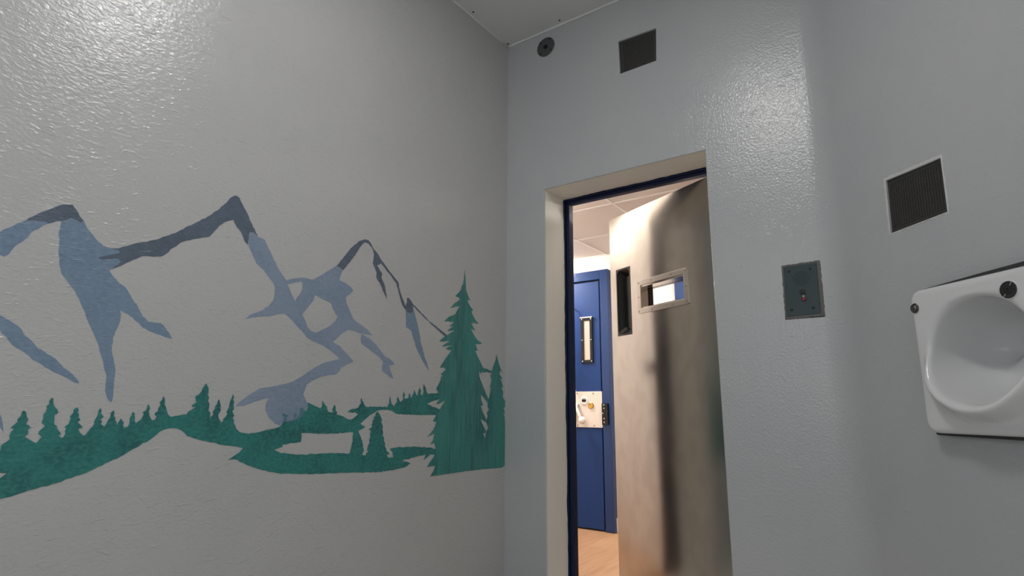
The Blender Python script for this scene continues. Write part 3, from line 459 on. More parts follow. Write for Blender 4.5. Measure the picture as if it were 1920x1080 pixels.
LT = 0.055
LS0, LS1, LZ0, LZ1 = -0.034, 0.788, 0.012, 2.100
hs0, hs1, hz0, hz1 = 0.168, 0.517, 1.501, 1.620      # hatch hole
gs0, gs1, gz0, gz1 = 0.602, 0.734, 1.358, 1.765      # pull recess
def leaf_mesh(mb):
    S = [LS0, hs0, hs1, gs0, gs1, LS1]; Zs = sorted({LZ0, gz0, hz0, hz1, gz1, LZ1})
    for d in (0.0, LT):
        for i in range(5):
            for j in range(len(Zs) - 1):
                sm, zm = (S[i] + S[i + 1]) / 2, (Zs[j] + Zs[j + 1]) / 2
                if hs0 < sm < hs1 and hz0 < zm < hz1: continue
                if d == 0 and gs0 < sm < gs1 and gz0 < zm < gz1: continue
                mb.quad([(S[i], d, Zs[j]), (S[i + 1], d, Zs[j]), (S[i + 1], d, Zs[j + 1]), (S[i], d, Zs[j + 1])])
    for k in range(5):
        mb.quad([(S[k], 0, LZ0), (S[k + 1], 0, LZ0), (S[k + 1], LT, LZ0), (S[k], LT, LZ0)])
        mb.quad([(S[k], 0, LZ1), (S[k + 1], 0, LZ1), (S[k + 1], LT, LZ1), (S[k], LT, LZ1)])
    for k in range(len(Zs) - 1):
        for s in (LS0, LS1):
            mb.quad([(s, 0, Zs[k]), (s, 0, Zs[k + 1]), (s, LT, Zs[k + 1]), (s, LT, Zs[k])])
    for (a, b, c, e) in ((hs0, hz0, hs1, hz0), (hs0, hz1, hs1, hz1)):
        mb.quad([(a, 0, b), (c, 0, e), (c, LT, e), (a, LT, b)])
    for s in (hs0, hs1):
        mb.quad([(s, 0, hz0), (s, 0, hz1), (s, LT, hz1), (s, LT, hz0)])
    for (a, b, c, e) in ((gs0, gz0, gs1, gz0), (gs0, gz1, gs1, gz1), (gs0, gz0, gs0, gz1), (gs1, gz0, gs1, gz1)):
        for (p, q, r, t) in [(a, b, c, e)]:
            mb.quad([(p, 0, q), (r, 0, t), (r, 0.045, t), (p, 0.045, q)])
    mb.quad([(gs0, 0.045, gz0), (gs1, 0.045, gz0), (gs1, 0.045, gz1), (gs0, 0.045, gz1)])
mb = MB(LEAF); leaf_mesh(mb)
leaf = mb.build('door_leaf', M['steel'], d1)
leaf['label'] = 'brushed stainless steel door leaf with smudged reflections'
# recessed black pull: a trough with sloping ends
mb = MB(LEAF)
o4 = [(gs0, gz0), (gs1, gz0), (gs1, gz1), (gs0, gz1)]
b_ = 0.010
i4 = [(gs0 + b_, gz0 + b_), (gs1 - b_, gz0 + b_), (gs1 - b_, gz1 - b_), (gs0 + b_, gz1 - b_)]
def octo(a, b, c, e, r):
    return [(a + r, b), (c - r, b), (c, b + r), (c, e - r), (c - r, e), (a + r, e), (a, e - r), (a, b + r)]
rim_o = octo(gs0, gz0, gs1, gz1, .0005); rim_i = octo(gs0 + b_, gz0 + b_, gs1 - b_, gz1 - b_, .018)
flo = octo(gs0 + .030, gz0 + .045, gs1 - .030, gz1 - .045, .012)
lay = [(rim_o, -.001), (rim_i, -.001), (rim_i, .004), (flo, .040)]
rr = [[mb.pt(s, d, z) for s, z in pts] for pts, d in lay]
for a, b in zip(rr, rr[1:]):
    for k in range(8): mb.f.append((a[k], a[(k + 1) % 8], b[(k + 1) % 8], b[k]))
mb.f.append(tuple(rr[-1]))
q = mb.build('pull_recess', M['blackmetal'], d1); q['label'] = 'black recessed pull trough'
# hatch trim with screws
hf = MB(LEAF).ring_frame(0.141, 0.540, 1.466, 1.659, 0.030, -0.006, 0.0005, r=0.012).build('hatch_frame', M['steel_frame'], d1, bevel=0.0012)
mb = MB(LEAF)
for s, z in ((0.155, 1.480), (0.155, 1.645), (0.527, 1.480), (0.527, 1.645), (0.155, 1.562), (0.528, 1.562), (0.26, 1.478), (0.42, 1.478), (0.26, 1.645), (0.42, 1.645)):
    mb.lathe(s, z, [(0.0048, -.0055), (0.0042, -.0075), (0.0025, -.0080)], 10)
mb.build('screw', M['screw'], hf)
mb = MB(LEAF)        # black shutter housing on the corridor side of the hatch
mb.ring_frame(hs0 - .035, hs1 + .035, hz0 - .035, hz1 + .035, 0.035, LT + .0005, LT + .040)
mb.build('hatch_shutter_channel', M['blackmetal'], d1, bevel=0.001)
MB().box(0.06, 0.25, .308, .335, 1.165, 1.225).build('bolt_keep', M['blackmetal'], d1, bevel=0.003)
gl = bpy.data.materials.new('hatch glass'); gl.use_nodes = True
g = gl.node_tree.nodes['Principled BSDF']
g.inputs['Base Color'].default_value = (1, 1, 1, 1); g.inputs['Transmission Weight'].default_value = 1.0
g.inputs['Roughness'].default_value = 0.0; g.inputs['IOR'].default_value = 1.02
MB(LEAF).box(hs0 - .001, hs1 + .001, LT - .004, LT + .002, hz0 - .001, hz1 + .001).build('hatch_glass', gl, d1)
mb = MB(LEAF)
for z in (0.25, 1.10, 1.90): mb.box(-0.052, -0.035, 0.010, 0.040, z - .05, z + .05)
mb.build('hinge', M['screw'], d1, bevel=0.002)

# ------------------------------------------------------------------ blue doors across the corridor
def blue_door(name, xr, label, detail):
    """xr: x of the frame's outer right edge"""
    W_ = 0.98
    xl = xr - W_
    d = thing(name, ((xl + xr) / 2, FY, 0), label, 'door', kind='structure')
    mb = MB()
    fw = 0.075
    yf, yb = 1.690, FY
    for a, b in ((xl, xl + fw), (xr - fw, xr)):
        mb.box(a, b, yf, yb, 0, 2.082)
    mb.box(xl + fw, xr - fw, yf, yb, 2.002, 2.082)
    # stepped rebate inside the frame
    mb.box(xr - fw - .008, xr - fw + .002, yf + .014, yb, 0, 2.006)
    mb.box(xl + fw - .002, xl + fw + .008, yf + .014, yb, 0, 2.006)
    mb.build('door_frame', M['blue_frame'], d, bevel=0.004)
    lf = MB().box(xl + fw + .013, xr - fw - .013, 1.700, FY - .003, 0.012, 1.990).build('door_leaf', M['blue'], d, bevel=0.003)
    MB().box(xl + fw - .001, xr - fw + .001, 1.722, FY - .001, 0.0, 2.004).build('door_gap', M['blackgap'], d)
    if not detail: return d
    F = Fr((0, 1.70, 0), (1, 0, 0), (0, 1, 0))
    # tall viewing panel
    v = MB(F).ring_frame(-.452, -.343, 1.306, 1.686, 0.026, -.012, .001).build('viewing_panel', M['blackmetal'], lf_parent(d), bevel=.002)
    MB(F).box(-.427, -.369, -.006, -.001, 1.331, 1.661).build('viewing_strip', M['viewglass'], v)
    mb = MB(F)
    for s in (-.440, -.356):
        for z in (1.32, 1.497, 1.672): mb.lathe(s, z, [(.0055, -.011), (.005, -.015), (.002, -.016)], 10)
    mb.build('screw', M['chrome'], v)
    MB(F).box(-.455, -.340, -.020, -.001, 1.682, 1.692).build('top_edge', M['chrome'], v)
    # lock plate
    p = MB(F).box(-.516, -.271, -.009, .001, .786, 1.073).build('lock_plate', M['lockplate'], lf_parent(d), bevel=.002)
    mb = MB(F)
    for s, z in ((-.497, 1.058), (-.35, 1.058), (-.497, .802), (-.347, .802)): mb.lathe(s, z, [(.006, -.009), (.005, -.012), (.002, -.013)], 10)
    mb.build('screw', M['screw'], p)
    MB(F).lathe(-.432, 1.000, [(.034, -.008), (.034, -.013), (.030, -.016), (.021, -.016), (.019, -.012)], 30).build('indicator', M['whiteplastic'], p)
    MB(F).box(-.450, -.414, -.0175, -.012, .990, 1.010).build('indicator_slot', M['ink'], p)
    MB(F).lathe(-.371, .960, [(.026, -.008), (.026, -.014), (.022, -.017), (.014, -.017), (.012, -.013)], 26).build('keyhole', M['brass'], p)
    mb = MB(F)
    mb.tube([(-.492, -.012, .968), (-.492, -.045, .965), (-.484, -.050, .940), (-.460, -.050, .885), (-.436, -.050, .845)], .013, 14)
    mb.lathe(-.434, .842, [(.001, -.078), (.016, -.074), (.028, -.060), (.030, -.045), (.022, -.030), (.006, -.026)], 22)
    mb.build('lever', M['whiteplastic'], p, smooth=True)
    # black keep on the frame, black bracket and upright grab bar by the closing edge
    k = MB(F).box(-.266, -.214, -.030, -.006, .808, .978).build('bolt_keep', M['blackmetal'], d, bevel=.003)
    mb = MB(F)
    for z, s in ((.965, -.244), (.938, -.244), (.899, -.256), (.858, -.244), (.830, -.244)): mb.lathe(s, z, [(.006, -.029), (.005, -.034), (.002, -.035)], 10)
    mb.build('screw', M['chrome'], k)
    MB(F).box(-.545, -.508, -.026, -.010, .826, .930).build('bracket', M['blackmetal'], d, bevel=.006)
    MB(F).tube([(-.545, -.002, 1.79), (-.520, -.030, 1.785), (-.503, -.036, 1.765), (-.500, -.036, 1.70), (-.500, -.036, 1.20), (-.502, -.036, 1.085), (-.502, -.002, 1.075)], .0045, 10).build('grab_bar', M['chrome'], d, smooth=True)
    return d
def lf_parent(d): return d
blue_door('door_2', -0.192, 'blue corridor door with black viewing panel and cream lock plate', True)
blue_door('door_3', 0.372 + 0.98, 'plain blue corridor door glimpsed through the steel door\'s hatch', False)

# ------------------------------------------------------------------ round cover disc
d = thing('cover_disc', (0.278, 0, 3.032), 'small round grey metal cover disc high in the corner beside the ceiling', 'cover disc')
MB(FAR).lathe(0.278, 3.032, [(.060, 0.0), (.060, -.004), (.057, -.006), (.016, -.006), (.014, -.003)], 40).build('plate', M['disc'], d)
MB(FAR).lathe(0.278, 3.032, [(.0135, -.0035), (.0135, -.0075), (.009, -.0085), (.004, -.0065)], 20).build('centre_hole', M['hole'], d)
for s, z in ((.243, 3.068), (.308, 3.073), (.315, 2.999), (.243, 2.994)):
    MB(FAR).lathe(s, z, [(.0055, -.0055), (.0055, -.0072), (.003, -.0076)], 12).build('screw', M['hole'], d)

# ------------------------------------------------------------------ perforated vents
def vent(fr, corners, depth, nx, nz, margin, label, loc, holefrac, screws=()):
    """corners (s,z) BL BR TR TL; plate at depth; real holes over a black void"""
    v = thing('vent_grille', loc, label, 'vent')
    BL, BR, TR, TL = corners
    def bi(a, b):
        s = (BL[0] * (1 - a) + BR[0] * a) * (1 - b) + (TL[0] * (1 - a) + TR[0] * a) * b
        z = (BL[1] * (1 - a) + BR[1] * a) * (1 - b) + (TL[1] * (1 - a) + TR[1] * a) * b
        return s, z
    mb = MB(fr)
    mx, mz0, mz1 = margin
    P = lambda a, b: (bi(a, b)[0], depth, bi(a, b)[1])
    for a0, a1, b0, b1 in ((0, mx, 0, 1), (1 - mx, 1, 0, 1), (mx, 1 - mx, 0, mz0), (mx, 1 - mx, 1 - mz1, 1)):
        mb.quad([P(a0, b0), P(a1, b0), P(a1, b1), P(a0, b1)])
    for i in range(nx):
        for j in range(nz):
            ca = mx + (1 - 2 * mx) * (i + .5) / nx; cb = mz0 + (1 - mz0 - mz1) * (j + .5) / nz
            ha = (1 - 2 * mx) / nx / 2; hb = (1 - mz0 - mz1) / nz / 2
            out = [(ca + ha * x, cb + hb * y) for x, y in ((1, 0), (1, 1), (0, 1), (-1, 1), (-1, 0), (-1, -1), (0, -1), (1, -1))]
            inn = [(ca + ha * holefrac * cos(k * pi / 4), cb + hb * holefrac * sin(k * pi / 4)) for k in range(8)]
            O = [mb.pt(*P(*p)) for p in out]; I = [mb.pt(*P(*p)) for p in inn]
            J = [mb.pt(bi(*p)[0], depth + .002, bi(*p)[1]) for p in inn]
            for k in range(8):
                mb.f.append((O[k], O[(k + 1) % 8], I[(k + 1) % 8], I[k]))
                mb.f.append((I[k], I[(k + 1) % 8], J[(k + 1) % 8], J[k]))
    mb.build('perforated_plate', M['grille'], v, recalc=False)
    MB(fr).quad([(bi(0, 0)[0], depth + .0035, bi(0, 0)[1]), (bi(1, 0)[0], depth + .0035, bi(1, 0)[1]), (bi(1, 1)[0], depth + .0035, bi(1, 1)[1]), (bi(0, 1)[0], depth + .0035, bi(0, 1)[1])]).build('backing', M['hole'], v)
    for a, b in screws:
        s, z = bi(a, b)
        MB(fr).lathe(s, z, [(.004, depth), (.004, depth - .002), (.002, depth - .003)], 10).build('screw', M['darkscrew'], v)
    return v
h = HOLES['vent'][4]
vent(FAR, h, 0.012, 17, 24, (.09, .05, .08), 'dark perforated square vent set high in the wall above the doorway', (0.847, 0, 2.69), .5, ((.93, .07), (.93, .9)))
h = [(.289, 1.557), (.521, 1.560), (.525, 1.744), (.297, 1.755)]
vent(DIAG, h, 0.006, 20, 20, (.045, .07, .07), 'dark perforated square vent above the white wash basin', tuple(DIAG(.408, 0, 1.557)), .46)
# rough plaster rim left around the basin-side vent
rim = MB(DIAG); random.seed(5)
def rough_rim(mb, c, wid, d0, d1, n=26, jit=.002):
    """irregular raised border outside the corner quad c"""
    ctr = (sum(p[0] for p in c) / 4, sum(p[1] for p in c) / 4)
    ins = []; outs = []
    for k in range(4):
        p, q = c[k], c[(k + 1) % 4]; wk, wq = wid[k], wid[(k + 1) % 4]
        dx, dz = q[0] - p[0], q[1] - p[1]; L_ = math.hypot(dx, dz); nx, nz = dz / L_, -dx / L_
        for t in range(n):
            f = t / n
            x, z = p[0] + dx * f, p[1] + dz * f
            ex = 0
            if t == 0:      # corner: push diagonally
                pw = wid[(k - 1) % 4]
                r_, q_ = c[(k - 1) % 4], c[k]
                ddx, ddz = q_[0] - r_[0], q_[1] - r_[1]; l2 = math.hypot(ddx, ddz)
                ox, oz = nx * wk + ddz / l2 * pw, nz * wk - ddx / l2 * pw
            else:
                ww = wk + random.uniform(-jit, jit); ox, oz = nx * ww, nz * ww
            ins.append((x, z)); outs.append((x + ox, z + oz))
    A = [mb.pt(s, d0, z) for s, z in ins]; B = [mb.pt(s + (o_[0] - s) * .5, d1, z + (o_[1] - z) * .5) for (s, z), o_ in zip(ins, outs)]
    Cc = [mb.pt(s, 0.0005, z) for s, z in outs]
    m = len(A)
    for k in range(m):
        j = (k + 1) % m
        mb.f.append((A[k], A[j], B[j], B[k])); mb.f.append((B[k], B[j], Cc[j], Cc[k]))
hq = [(.289, 1.557), (.521, 1.560), (.525, 1.744), (.297, 1.755)]
rough_rim(rim, hq, (.006, .006, .013, .012), -.001, -.003)
tag(rim.build('plaster_rim', M['plasterrim'], smooth=True), 'rough raised plaster border around the vent above the wash basin', 'plaster border')

# ------------------------------------------------------------------ intercom
ic = thing('intercom', (1.525, 0, 1.302), 'teal metal call panel with red button, set in grey filler beside the doorway', 'intercom')
ip = (1.459, 1.315), (1.587, 1.320), (1.587, 1.528), (1.463, 1.526)     # BL BR TR TL
mb = MB(FAR)
mb.prism([(1.459, 1.314), (1.587, 1.318), (1.588, 1.529), (1.463, 1.526)], -.001, .003)
mb.build('panel', M['intercom'], ic, bevel=.0008)
mb = MB(FAR); random.seed(8)
rough_rim(mb, [(1.459, 1.314), (1.587, 1.318), (1.588, 1.529), (1.463, 1.526)], (.013, .017, .010, .009), 0.001, -.004, n=22, jit=.0022)
f_ = mb.build('filler', M['filler'], ic, smooth=True); f_['label'] = 'rough grey filler bedding'
cx = 1.527
mb = MB(FAR)
for i in range(-4, 5):
    for j in range(-4, 5):
        if i * i + j * j <= 18: mb.lathe(cx + i * .0072, 1.470 + j * .0072, [(.0017, -.0009), (.0017, -.0013)], 8)
mb.build('speaker_holes', M['hole'], ic)
for s, z in ((1.482, 1.506), (1.563, 1.508), (1.479, 1.342), (1.561, 1.343)):
    MB(FAR).lathe(s, z, [(.0058, -.0009), (.0050, -.0030), (.002, -.0032)], 14).build('screw', M['ink'], ic)
# telephone symbol
def arcpts(cx, cz, r, a0, a1, n): return [(cx + r * cos(a0 + (a1 - a0) * k / n), cz + r * sin(a0 + (a1 - a0) * k / n)) for k in range(n + 1)]
mb = MB(FAR); pz = 1.411
mb.prism(arcpts(cx, pz + .000, .0135, radians(25), radians(155), 12) + arcpts(cx, pz + .000, .0090, radians(150), radians(30), 12), -.0009, -.0018)
mb.prism([(cx - .0135, pz + .002), (cx - .0075, pz + .004), (cx - .0075, pz + .0085), (cx - .0125, pz + .0075)], -.0009, -.0019)
mb.prism([(cx + .0075, pz + .004), (cx + .0135, pz + .002), (cx + .0125, pz + .0075), (cx + .0075, pz + .0085)], -.0009, -.0019)
mb.prism([(cx - .012, pz - .010), (cx + .012, pz - .010), (cx + .0125, pz - .004), (cx + .005, pz + .005), (cx - .005, pz + .005), (cx - .0125, pz - .004)], -.0009, -.0018)
mb.build('telephone_symbol', M['ink'], ic)
MB(FAR).lathe(cx + .002, 1.3945, [(.0035, -.0009), (.003, -.003)], 14).build('indicator', M['whitedot'], ic)
MB(FAR).lathe(cx + .002, 1.3830, [(.0098, -.0009), (.0095, -.004), (.006, -.0055), (.002, -.006)], 24).build('call_button', M['red'], ic, smooth=True)

# ------------------------------------------------------------------ wash basin on the diagonal wall
bs = thing('wash_basin', tuple(DIAG(0.60, 0, 0.86)), 'white wall-hung wash basin with a deep round bowl and two push buttons', 'wash basin')
BU0, BU1, BZ0, BZ1, BR = 0.383, 0.845, 0.862, 1.322, 0.034
BCU, BCZ, RU, RZ = 0.603, 1.105, 0.160, 0.158
def outline(th):
    dx, dz = cos(th), sin(th)
    lo, hi = 0.0, 1.0
    def inside(t):
        x, z = BCU + dx * t, BCZ + dz * t
        qx = max(abs(x - (BU0 + BU1) / 2) - ((BU1 - BU0) / 2 - BR), 0); qz = max(abs(z - (BZ0 + BZ1) / 2) - ((BZ1 - BZ0) / 2 - BR), 0)
        return abs(x - (BU0 + BU1) / 2) <= (BU1 - BU0) / 2 and abs(z - (BZ0 + BZ1) / 2) <= (BZ1 - BZ0) / 2 and qx * qx + qz * qz <= BR * BR
    for _ in range(40):
        m_ = (lo + hi) / 2
        if inside(m_): lo = m_
        else: hi = m_
    return lo
def smooth(t): t = max(0, min(1, t)); return t * t * (3 - 2 * t)
def annk(th): return min(1.0, (outline(th) - 0.026 - RU) / 0.060)
NA = 240
rings = []
FACE = 0.055
mb = MB(DIAG)
def lipamp(th): return 0.056 * smooth((-sin(th) + 0.35 * -cos(th) * 0 + 0.25) / 1.1)
inner = [0.0, .12, .25, .38, .5, .6, .68, .76, .82, .87, .91, .94, .965, .98, .992, 1.0]
annul = [0.002, 0.005, 0.009, 0.013, 0.018, 0.024, 0.031, 0.039, 0.048, 0.058]
edge = [(0.024, 0), (0.016, .0008), (0.010, .003), (0.006, .006), (0.003, .010), (0.001, .015), (0.0, .022), (0.0, .040), (0.0, FACE)]
FIL = 0.024
def ringrow(fn): rings.append([mb.pt(*fn(2 * pi * k / NA)) for k in range(NA)])
for x in inner[1:]:
    def fn(th, x=x):
        a = lipamp(th)
        dep = 0.200 * (1 - x ** 5) ** 0.8
        # the bowl is deeper towards its floor
        z = BCZ + RZ * x * sin(th)
        dep *= 1.0
        return BCU + RU * x * cos(th), -(FACE + a - FIL - dep), z
    ringrow(fn)
for e in annul:
    def fn(th, e=e):
        kk = annk(th)
        a = lipamp(th) * cos(min(1, max(0, (e - FIL * .6)) / 0.047) * pi / 2) ** 2 if e < 0.058 else 0
        f = FIL * (1 - sqrt(max(0, 1 - ((FIL - e) / FIL) ** 2))) if e < FIL else 0
        return BCU + (RU + e * kk) * cos(th), -(FACE + a - f), BCZ + (RZ + e * kk) * sin(th)
    ringrow(fn)
for t in (.35, .7):
    def fn(th, t=t):
        R_ = outline(th)
        x0, z0 = (RU + .058 * annk(th)) * cos(th), (RZ + .058 * annk(th)) * sin(th)
        x1, z1 = (R_ - .024) * cos(th), (R_ - .024) * sin(th)
        return BCU + x0 + (x1 - x0) * t, -FACE, BCZ + z0 + (z1 - z0) * t
    ringrow(fn)
for ins_, dp in edge:
    def fn(th, ins_=ins_, dp=dp):
        R_ = outline(th) - ins_
        return BCU + R_ * cos(th), -(FACE - dp), BCZ + R_ * sin(th)
    ringrow(fn)
c0 = mb.pt(BCU, -(FACE - FIL - .200), BCZ)
for k in range(NA): mb.f.append((c0, rings[0][k], rings[0][(k + 1) % NA]))
for a, b in zip(rings, rings[1:]):
    for k in range(NA): mb.f.append((a[k], a[(k + 1) % NA], b[(k + 1) % NA], b[k]))
mb.build('bowl_body', M['basin'], bs, smooth=True)
# dark bedding gap behind the basin
mb = MB(DIAG)
go = [(.392, .858), (.40, .856), (.84, .850), (.852, .856), (.852, 1.330), (.84, 1.341), (.60, 1.333), (.415, 1.325), (.404, 1.316)]
gi = [(.430, .90), (.434, .898), (.80, .898), (.804, .90), (.804, 1.28), (.80, 1.284), (.60, 1.284), (.434, 1.284), (.430, 1.28)]
gr = [[mb.pt(s, d, z) for s, z in pts] for pts, d in ((gi, -.026), (go, -.026), (go, .0))]
for a, b in zip(gr, gr[1:]):
    for k in range(9): mb.f.append((a[k], a[(k + 1) % 9], b[(k + 1) % 9], b[k]))
s_ = mb.build('seal_gap', M['seal'], bs); s_['label'] = 'dark gap behind the basin edge'
# small left push button
kb = MB(DIAG).lathe(.405, 1.262, [(.0165, -.0540), (.0165, -.0570), (.0150, -.0595), (.0120, -.0600), (.0112, -.0580), (.0095, -.0615), (.006, -.0640), (.001, -.0650)], 36).build('tap_button', M['button'], bs, smooth=True)
kb['label'] = 'small dark chromed push button'
MB(DIAG).lathe(.405, 1.262, [(.0205, -.0545), (.0200, -.0560), (.0165, -.0562)], 36).build('button_collar', M['basin'], bs, smooth=True)
# larger warning button
bc = (.719, 1.262)
k2 = MB(DIAG).lathe(*bc, [(.0245, -.0540), (.0245, -.0575), (.0235, -.0585), (.0125, -.0585), (.0120, -.0578), (.0105, -.0578), (.0100, -.0590), (.002, -.0592)], 44).build('warning_button', M['buttonring'], bs)
k2['label'] = 'larger dark round button with black lettering round a crossed symbol'
MB(DIAG).lathe(*bc, [(.0285, -.0545), (.0280, -.0562), (.0245, -.0565)], 44).build('button_collar', M['basin'], bs, smooth=True)
dg = None
def glyph(ch, size):
    cu = bpy.data.curves.new('glyph', 'FONT'); cu.body = ch; cu.size = size; cu.align_x = 'CENTER'; cu.align_y = 'CENTER'; cu.resolution_u = 2
    o_ = bpy.data.objects.new('glyph', cu); link(o_)
    bpy.context.view_layer.update()
    me = o_.evaluated_get(bpy.context.evaluated_depsgraph_get()).to_mesh()
    vs = [v.co.copy() for v in me.vertices]; fs = [tuple(p.vertices) for p in me.polygons]
    bpy.data.objects.remove(o_); return vs, fs
mb = MB(DIAG)
def arc_text(txt, a_start, step, rad, size):
    for i, ch in enumerate(txt):
        if ch == ' ': continue
        a = a_start - step * i                       # clockwise
        vs, fs = glyph(ch, size)
        rot = a - pi / 2
        base = len(mb.v)
        for v in vs:
            x = v.x * cos(rot) - v.y * sin(rot); y = v.x * sin(rot) + v.y * cos(rot)
            mb.pt(bc[0] + rad * cos(a) + x, -.0587, bc[1] + rad * sin(a) + y)
        mb.f += [tuple(j + base for j in f) for f in fs]
arc_text('NOT DRINKING', radians(218), radians(13.2), .0180, .0078)
arc_text('WATER', radians(45), radians(15), .0180, .0078)
mb.build('lettering', M['ink'], k2)
mb = MB(DIAG)                                         # crossed-out tap and cup symbol
def ringpoly(r0, r1, n=30):
    for k in range(n):
        a, b = 2 * pi * k / n, 2 * pi * (k + 1) / n
        mb.quad([(bc[0] + r0 * cos(a), -.0594, bc[1] + r0 * sin(a)), (bc[0] + r0 * cos(b), -.0594, bc[1] + r0 * sin(b)), (bc[0] + r1 * cos(b), -.0594, bc[1] + r1 * sin(b)), (bc[0] + r1 * cos(a), -.0594, bc[1] + r1 * sin(a))])
ringpoly(.0105, .0122)
def strip(x0, z0, x1, z1, w):
    dx, dz = x1 - x0, z1 - z0; l = math.hypot(dx, dz); nx, nz = -dz / l * w / 2, dx / l * w / 2
    mb.quad([(bc[0] + x0 + nx, -.0595, bc[1] + z0 + nz), (bc[0] + x1 + nx, -.0595, bc[1] + z1 + nz), (bc[0] + x1 - nx, -.0595, bc[1] + z1 - nz), (bc[0] + x0 - nx, -.0595, bc[1] + z0 - nz)])
strip(-.0065, .0065, .0065, -.0065, .0018)
strip(-.005, .001, -.001, .005, .0026); strip(.0, .001, .0, .007, .0022); strip(-.004, -.002, -.004, -.007, .0030); strip(-.001, -.001, .006, .003, .0022); strip(-.0045, -.0068, .0, -.0068, .0018)
mb.build('crossed_symbol', M['ink'], k2)
for a in (radians(57), radians(232)):
    mb = MB(DIAG)
    ca, sa = cos(a), sin(a)
    r0, r1, w_ = .0128, .0238, .0012
    mb.quad([(bc[0] + r0 * ca - w_ * sa, -.0588, bc[1] + r0 * sa + w_ * ca), (bc[0] + r1 * ca - w_ * sa, -.0588, bc[1] + r1 * sa + w_ * ca), (bc[0] + r1 * ca + w_ * sa, -.0588, bc[1] + r1 * sa - w_ * ca), (bc[0] + r0 * ca + w_ * sa, -.0588, bc[1] + r0 * sa - w_ * ca)])
    mb.build('divider_mark', M['chrome'], k2)
# outlet inside the bowl, on the right
MB(DIAG).box(.742, .752, -.036, -.026, 1.095, 1.113).build('water_outlet', M['blackgap'], bs, bevel=.002)

# ------------------------------------------------------------------ frosted window added behind the camera as unseen fill
wn = thing('window_1', (1.3, YB, 1.2), 'frosted window in the rear wall behind the camera', 'window', kind='structure')
MB().ring_frame(0.45, 2.15, 1.15, 2.35, .06, YB - .001, YB + .05).build('window_frame', M['lamp'], wn, bevel=.004)
MB().box(.51, 2.09, YB + .005, YB + .02, 1.21, 2.29).build('window_pane', M['pane'], wn)

wn = thing('window_2', (XR, -3.4, 1.0), 'frosted window in the right wall beside the camera', 'window', kind='structure')
RW = Fr((XR, 0, 0), (0, 1, 0), (1, 0, 0))
MB(RW).ring_frame(-4.15, -2.85, .95, 2.15, .06, -.05, .001).build('window_frame', M['lamp'], wn, bevel=.004)
MB(RW).box(-4.09, -2.91, -.02, -.005, 1.01, 2.09).build('window_pane', M['pane'], wn)

# ------------------------------------------------------------------ lamps
cl = thing('ceiling_light', (1.30, -1.62, ZC), 'square flush lamp on the cell ceiling, above the picture', 'light')
lx, ly, lh = 1.24, -1.66, 0.16
MB().box(lx - lh - .03, lx + lh + .03, ly - lh - .03, ly + lh + .03, ZC - .035, ZC).build('housing', M['lamp'], cl, bevel=.005)
MB().box(lx - lh, lx + lh, ly - lh, ly + lh, ZC - .045, ZC - .034).build('diffuser', M['diffuser'], cl)
tl = thing('ceiling_light', (0.0, 0.38, ZK), 'long slim lamp on the corridor ceiling against the near wall', 'light')
MB().box(-.85, .86, .325, .435, ZK - .015, ZK - .0005).build('housing', M['lamp'], tl, bevel=.003)
MB().box(-.83, .84, .335, .425, ZK - .020, ZK - .014).build('diffuser', M['tubelight'], tl)
pl = thing('ceiling_light', (0.737, 1.045, ZK), 'square lamp panel in the corridor ceiling, hidden behind the steel door', 'light')  # added out of view to brighten the door reveal and corridor
MB().box(.50, .975, .88, 1.21, ZK - .008, ZK - .0005).build('housing', M['lamp'], pl)
MB().box(.52, .955, .90, 1.19, ZK - .011, ZK - .0075).build('diffuser', M['panellight'], pl)
rl = thing('bulkhead_light', (-0.98, 1.35, ZK), 'round bulkhead lamp on the corridor ceiling left of the blue door', 'light')
prof = [(.15, 0), (.15, .02), (.135, .045), (.10, .068), (.05, .08), (.002, .083)]
n = 36; vs = []; fs = []
for r, h_ in prof: vs += [(-0.98 + r * cos(2 * pi * k / n), 1.35 + r * sin(2 * pi * k / n), ZK - .004 - h_) for k in range(n)]
for i in range(len(prof) - 1): fs += [(i * n + k, i * n + (k + 1) % n, (i + 1) * n + (k + 1) % n, (i + 1) * n + k) for k in range(n)]
MB().raw(vs, fs).build('diffuser', M['roundlight'], rl, smooth=True)

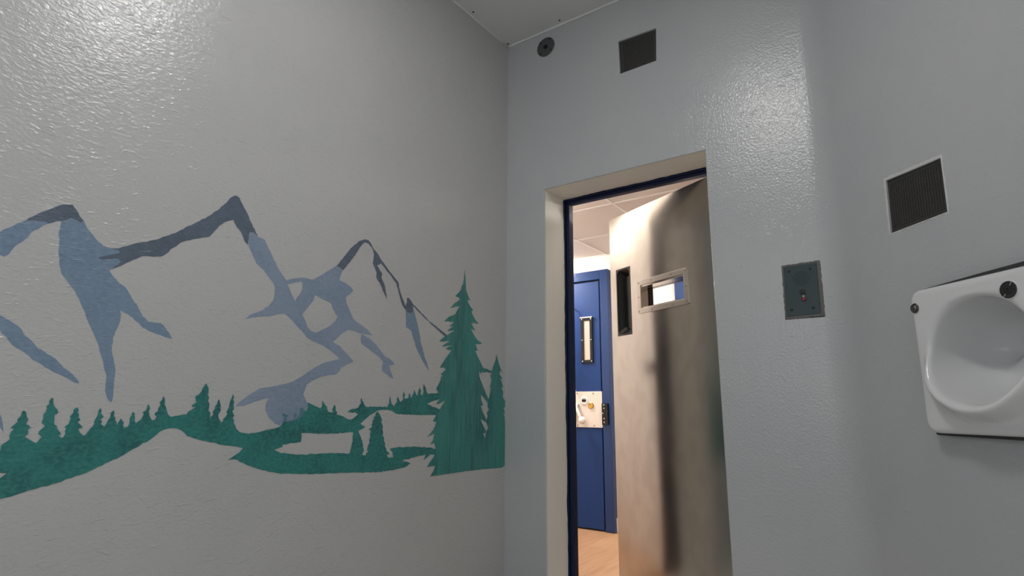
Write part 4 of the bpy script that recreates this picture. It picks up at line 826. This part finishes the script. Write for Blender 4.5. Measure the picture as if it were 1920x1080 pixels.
# ------------------------------------------------------------------ mural, painted on the left wall
mu = thing('mural', (0, -1.2, 0.75), 'painted mural of slate blue mountains and dark green pines on the left wall', 'mural')
random.seed(21)
def densify(ring, step=9.0, jit=1.1):
    out = []
    n = len(ring)
    for k in range(n):
        a, b = ring[k], ring[(k + 1) % n]
        L_ = math.hypot(b[0] - a[0], b[1] - a[1]); m = max(1, int(L_ / step))
        for t in range(m):
            f = t / m; j = jit if t else jit * .4
            out.append((a[0] + (b[0] - a[0]) * f + random.uniform(-j, j), a[1] + (b[1] - a[1]) * f + random.uniform(-j, j)))
    return out
def paint(name, rings, m, film, jit=1.1):
    cu = bpy.data.curves.new(name, 'CURVE'); cu.dimensions = '2D'; cu.fill_mode = 'BOTH'; cu.extrude = 0.0001
    for r in rings:
        pts = densify(r, jit=jit); sp = cu.splines.new('POLY'); sp.points.add(len(pts) - 1); sp.use_cyclic_u = True
        for p, (y, z) in zip(sp.points, pts): p.co = (min(y / 1000, -0.0035) + 1.2, z / 1000 - 0.75, 0, 1)
    tmp = bpy.data.objects.new(name, cu); link(tmp); bpy.context.view_layer.update()
    me = bpy.data.meshes.new_from_object(tmp.evaluated_get(bpy.context.evaluated_depsgraph_get()))
    bpy.data.objects.remove(tmp)
    # curve plane (x,y) -> wall (y,z), film standing proud of the wall along +x
    me.transform(Matrix(((0, 0, 1, film), (1, 0, 0, 0), (0, 1, 0, 0), (0, 0, 0, 1))))
    me.materials.clear(); me.materials.append(m)
    o_ = bpy.data.objects.new(name, me); link(o_); o_.parent = mu
    return o_
for part, m, film, jit in (('west_mountain', 'p_blue', .0004, 1.6), ('central_mountain', 'p_lilac', .0004, 0.9), ('shadow_streak', 'p_blue', .0005, 1.6),
                      ('dark_ridge', 'p_dark', .0007, 1.6), ('forest_hill', 'p_green', .0010, 1.8), ('pine_tree', 'p_green', .0013, 1.3),
                      ('tall_pine_tree', 'p_pine', .0016, 1.0), ('faded_foliage', 'p_faded', .0019, 2.0)):
    nm = {'west_mountain': 'mountain', 'central_mountain': 'mountain', 'shadow_streak': 'mountain_shadow', 'tall_pine_tree': 'pine_tree', 'dark_ridge': 'mountain_ridge'}.get(part, part)
    for k, rings_ in enumerate(MURAL[part]):
        o_ = paint(nm, rings_, M[m], film + k * .00001, jit)
        if part == 'west_mountain': o_['label'] = 'slate blue face of the left peak'
        if part == 'tall_pine_tree': o_['label'] = ('tallest painted pine, near the corner', 'narrow painted pine touching the corner')[k]
